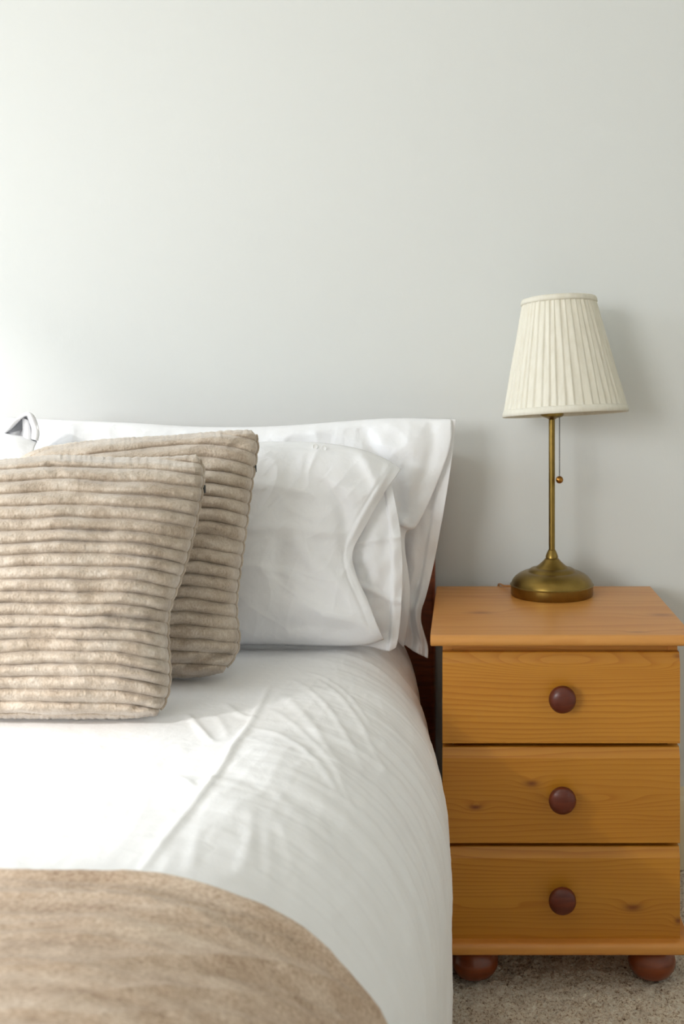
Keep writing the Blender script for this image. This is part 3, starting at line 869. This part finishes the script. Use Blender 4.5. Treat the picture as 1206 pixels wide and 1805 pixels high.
obj_bm('socket', bm, M_brass, lamp, True, 40)
bm = bmesh.new()
lathe(bm, [(12 * K, pz(690)), (15 * K, pz(680)), (26 * K, pz(655)), (30 * K, pz(635)), (26 * K, pz(615)), (14 * K, pz(604)), (1 * K, pz(601))], 32)
obj_bm('bulb', bm, M_bulb, lamp, True)
# pull chain with its ball
chx = (985.5 - 973) * K; chy = -.012
bm = bmesh.new()
top_, bot_ = pz(733), pz(839)
nb = 40
for i in range(nb):
    z = top_ + (bot_ - top_) * i / (nb - 1)
    bmesh.ops.create_icosphere(bm, subdivisions=1, radius=.00135, matrix=Matrix.Translation((chx, chy, z)))
tube(bm, [(chx, chy, top_), (chx, chy, bot_)], .0004, 6)
ch = obj_bm('pull_chain', bm, M_chain, lamp, True); ch['label'] = 'thin dark bead pull chain'
bm = bmesh.new(); bmesh.ops.create_uvsphere(bm, u_segments=32, v_segments=20, radius=6.6 * K, matrix=Matrix.Translation((chx, chy, pz(845))))
b_ = obj_bm('pull_ball', bm, M_ball, ch, True); b_['label'] = 'small copper coloured ball'
# cord leaving behind the base
bm = bmesh.new()
cpts = [(-60 * K, .040, .008), (-72 * K, .048, .006), (-79 * K, .056, .0045), (-84 * K, .066, .0032), (-88 * K, .082, .0034), (-92 * K, .096, .0005), (-93 * K, .098, -.05), (-93 * K, .100, -.2), (-93 * K, .10, -.50)]
cp = smooth_path([(a, b) for a, b, c in cpts], 2); cz = smooth_path([(i, c) for i, (a, b, c) in enumerate(cpts)], 2)
tube(bm, [(a, b, c[1]) for (a, b), c in zip(cp, cz)], .0022, 10)
obj_bm('cord', bm, plain('clear_gold_cord', srgb(170, 120, 70), .35), lamp, True)

# shade: pleated cloth cone, tilted, with a trim band at each end
sh_c = Vector(((996.5 - 973) * K, -.004, pz(730.5)))
hs = 205 * K; r0, r1 = 108.0 * K, 62.5 * K
def shade_pt(a, t, off=0.0):
    r = r0 + (r1 - r0) * t + off
    return Vector((r * math.cos(a), r * math.sin(a), hs * t))
rot = Matrix.Rotation(R(-2.9), 4, 'Y') @ Matrix.Rotation(R(-4.2), 4, 'X')
random.seed(4)
npl = 50; per = 10; na = npl * per; nh = 26
wid = np.cumsum([random.uniform(.75, 1.25) for _ in range(npl)]); wid = np.r_[0, wid] / wid[-1] * 2 * math.pi
angs, offs = [], []
for k in range(npl):
    for j in range(per):
        f = j / per
        angs.append(wid[k] + (wid[k + 1] - wid[k]) * f)
        # knife pleat: cloth lies flat and rises to a folded lip, then drops back
        offs.append(.0002 + .0022 * (f / .82) ** 1.3 if f < .82 else .0024 * (1 - (f - .82) / .18) ** 1.0)
V = np.zeros((nh, na + 1, 3))
for i in range(nh):
    t = i / (nh - 1)
    for j in range(na + 1):
        jj = j % na
        o = offs[jj] * (.75 + .5 * (1 - t)) + .0005 * math.sin(t * 7 + jj * .35)
        V[i, j] = shade_pt(angs[jj] + (2 * math.pi if j == na else 0), .012 + t * .975, o)
V4 = np.concatenate([V, np.ones(V.shape[:2] + (1,))], -1) @ np.array(rot).T
V = V4[..., :3] + np.array(sh_c)
idx = np.arange(nh * na).reshape(nh, na)
nx = np.roll(idx, -1, 1)
fc = np.stack([idx[:-1], nx[:-1], nx[1:], idx[1:]], -1).reshape(-1, 4)
shade = from_np('lamp_shade', V[:, :na], fc, M_shade, lamp)
s = shade.modifiers.new('thickness', 'SOLIDIFY'); s.thickness = .0012; s.offset = -1
shade['label'] = 'cream pleated fabric shade'
for t0, t1 in ((0.0, .055), (.955, 1.0)):
    bm = bmesh.new()
    off = .0036
    rings = []
    for (t, o) in ((t0, -.002), (t0 - .004, .001), (t0, off), (t0 + (t1 - t0) * .5, off + .0008), (t1, off), (t1 + .003, .001), (t1, -.002)):
        rings.append([bm.verts.new((rot @ shade_pt(2 * math.pi * k / 120, t, o + .0004 * math.sin(k * .9 + t * 30))) + sh_c) for k in range(120)])
    rings.append(rings[0])
    for A, B in zip(rings, rings[1:]):
        for k in range(120):
            bm.faces.new((A[k], A[(k + 1) % 120], B[(k + 1) % 120], B[k]))
    obj_bm('trim_band', bm, M_shade, shade, True)
# wire spider that carries the shade
bm = bmesh.new()
for k in range(3):
    a = 2 * math.pi * k / 3 + .5
    e = (rot @ shade_pt(a, .10, -.001)) + sh_c
    tube(bm, [(0, 0, pz(724)), tuple((Vector((0, 0, pz(722))) + e) / 2), tuple(e)], .0012, 8)
obj_bm('shade_support', bm, M_chain, lamp, True)
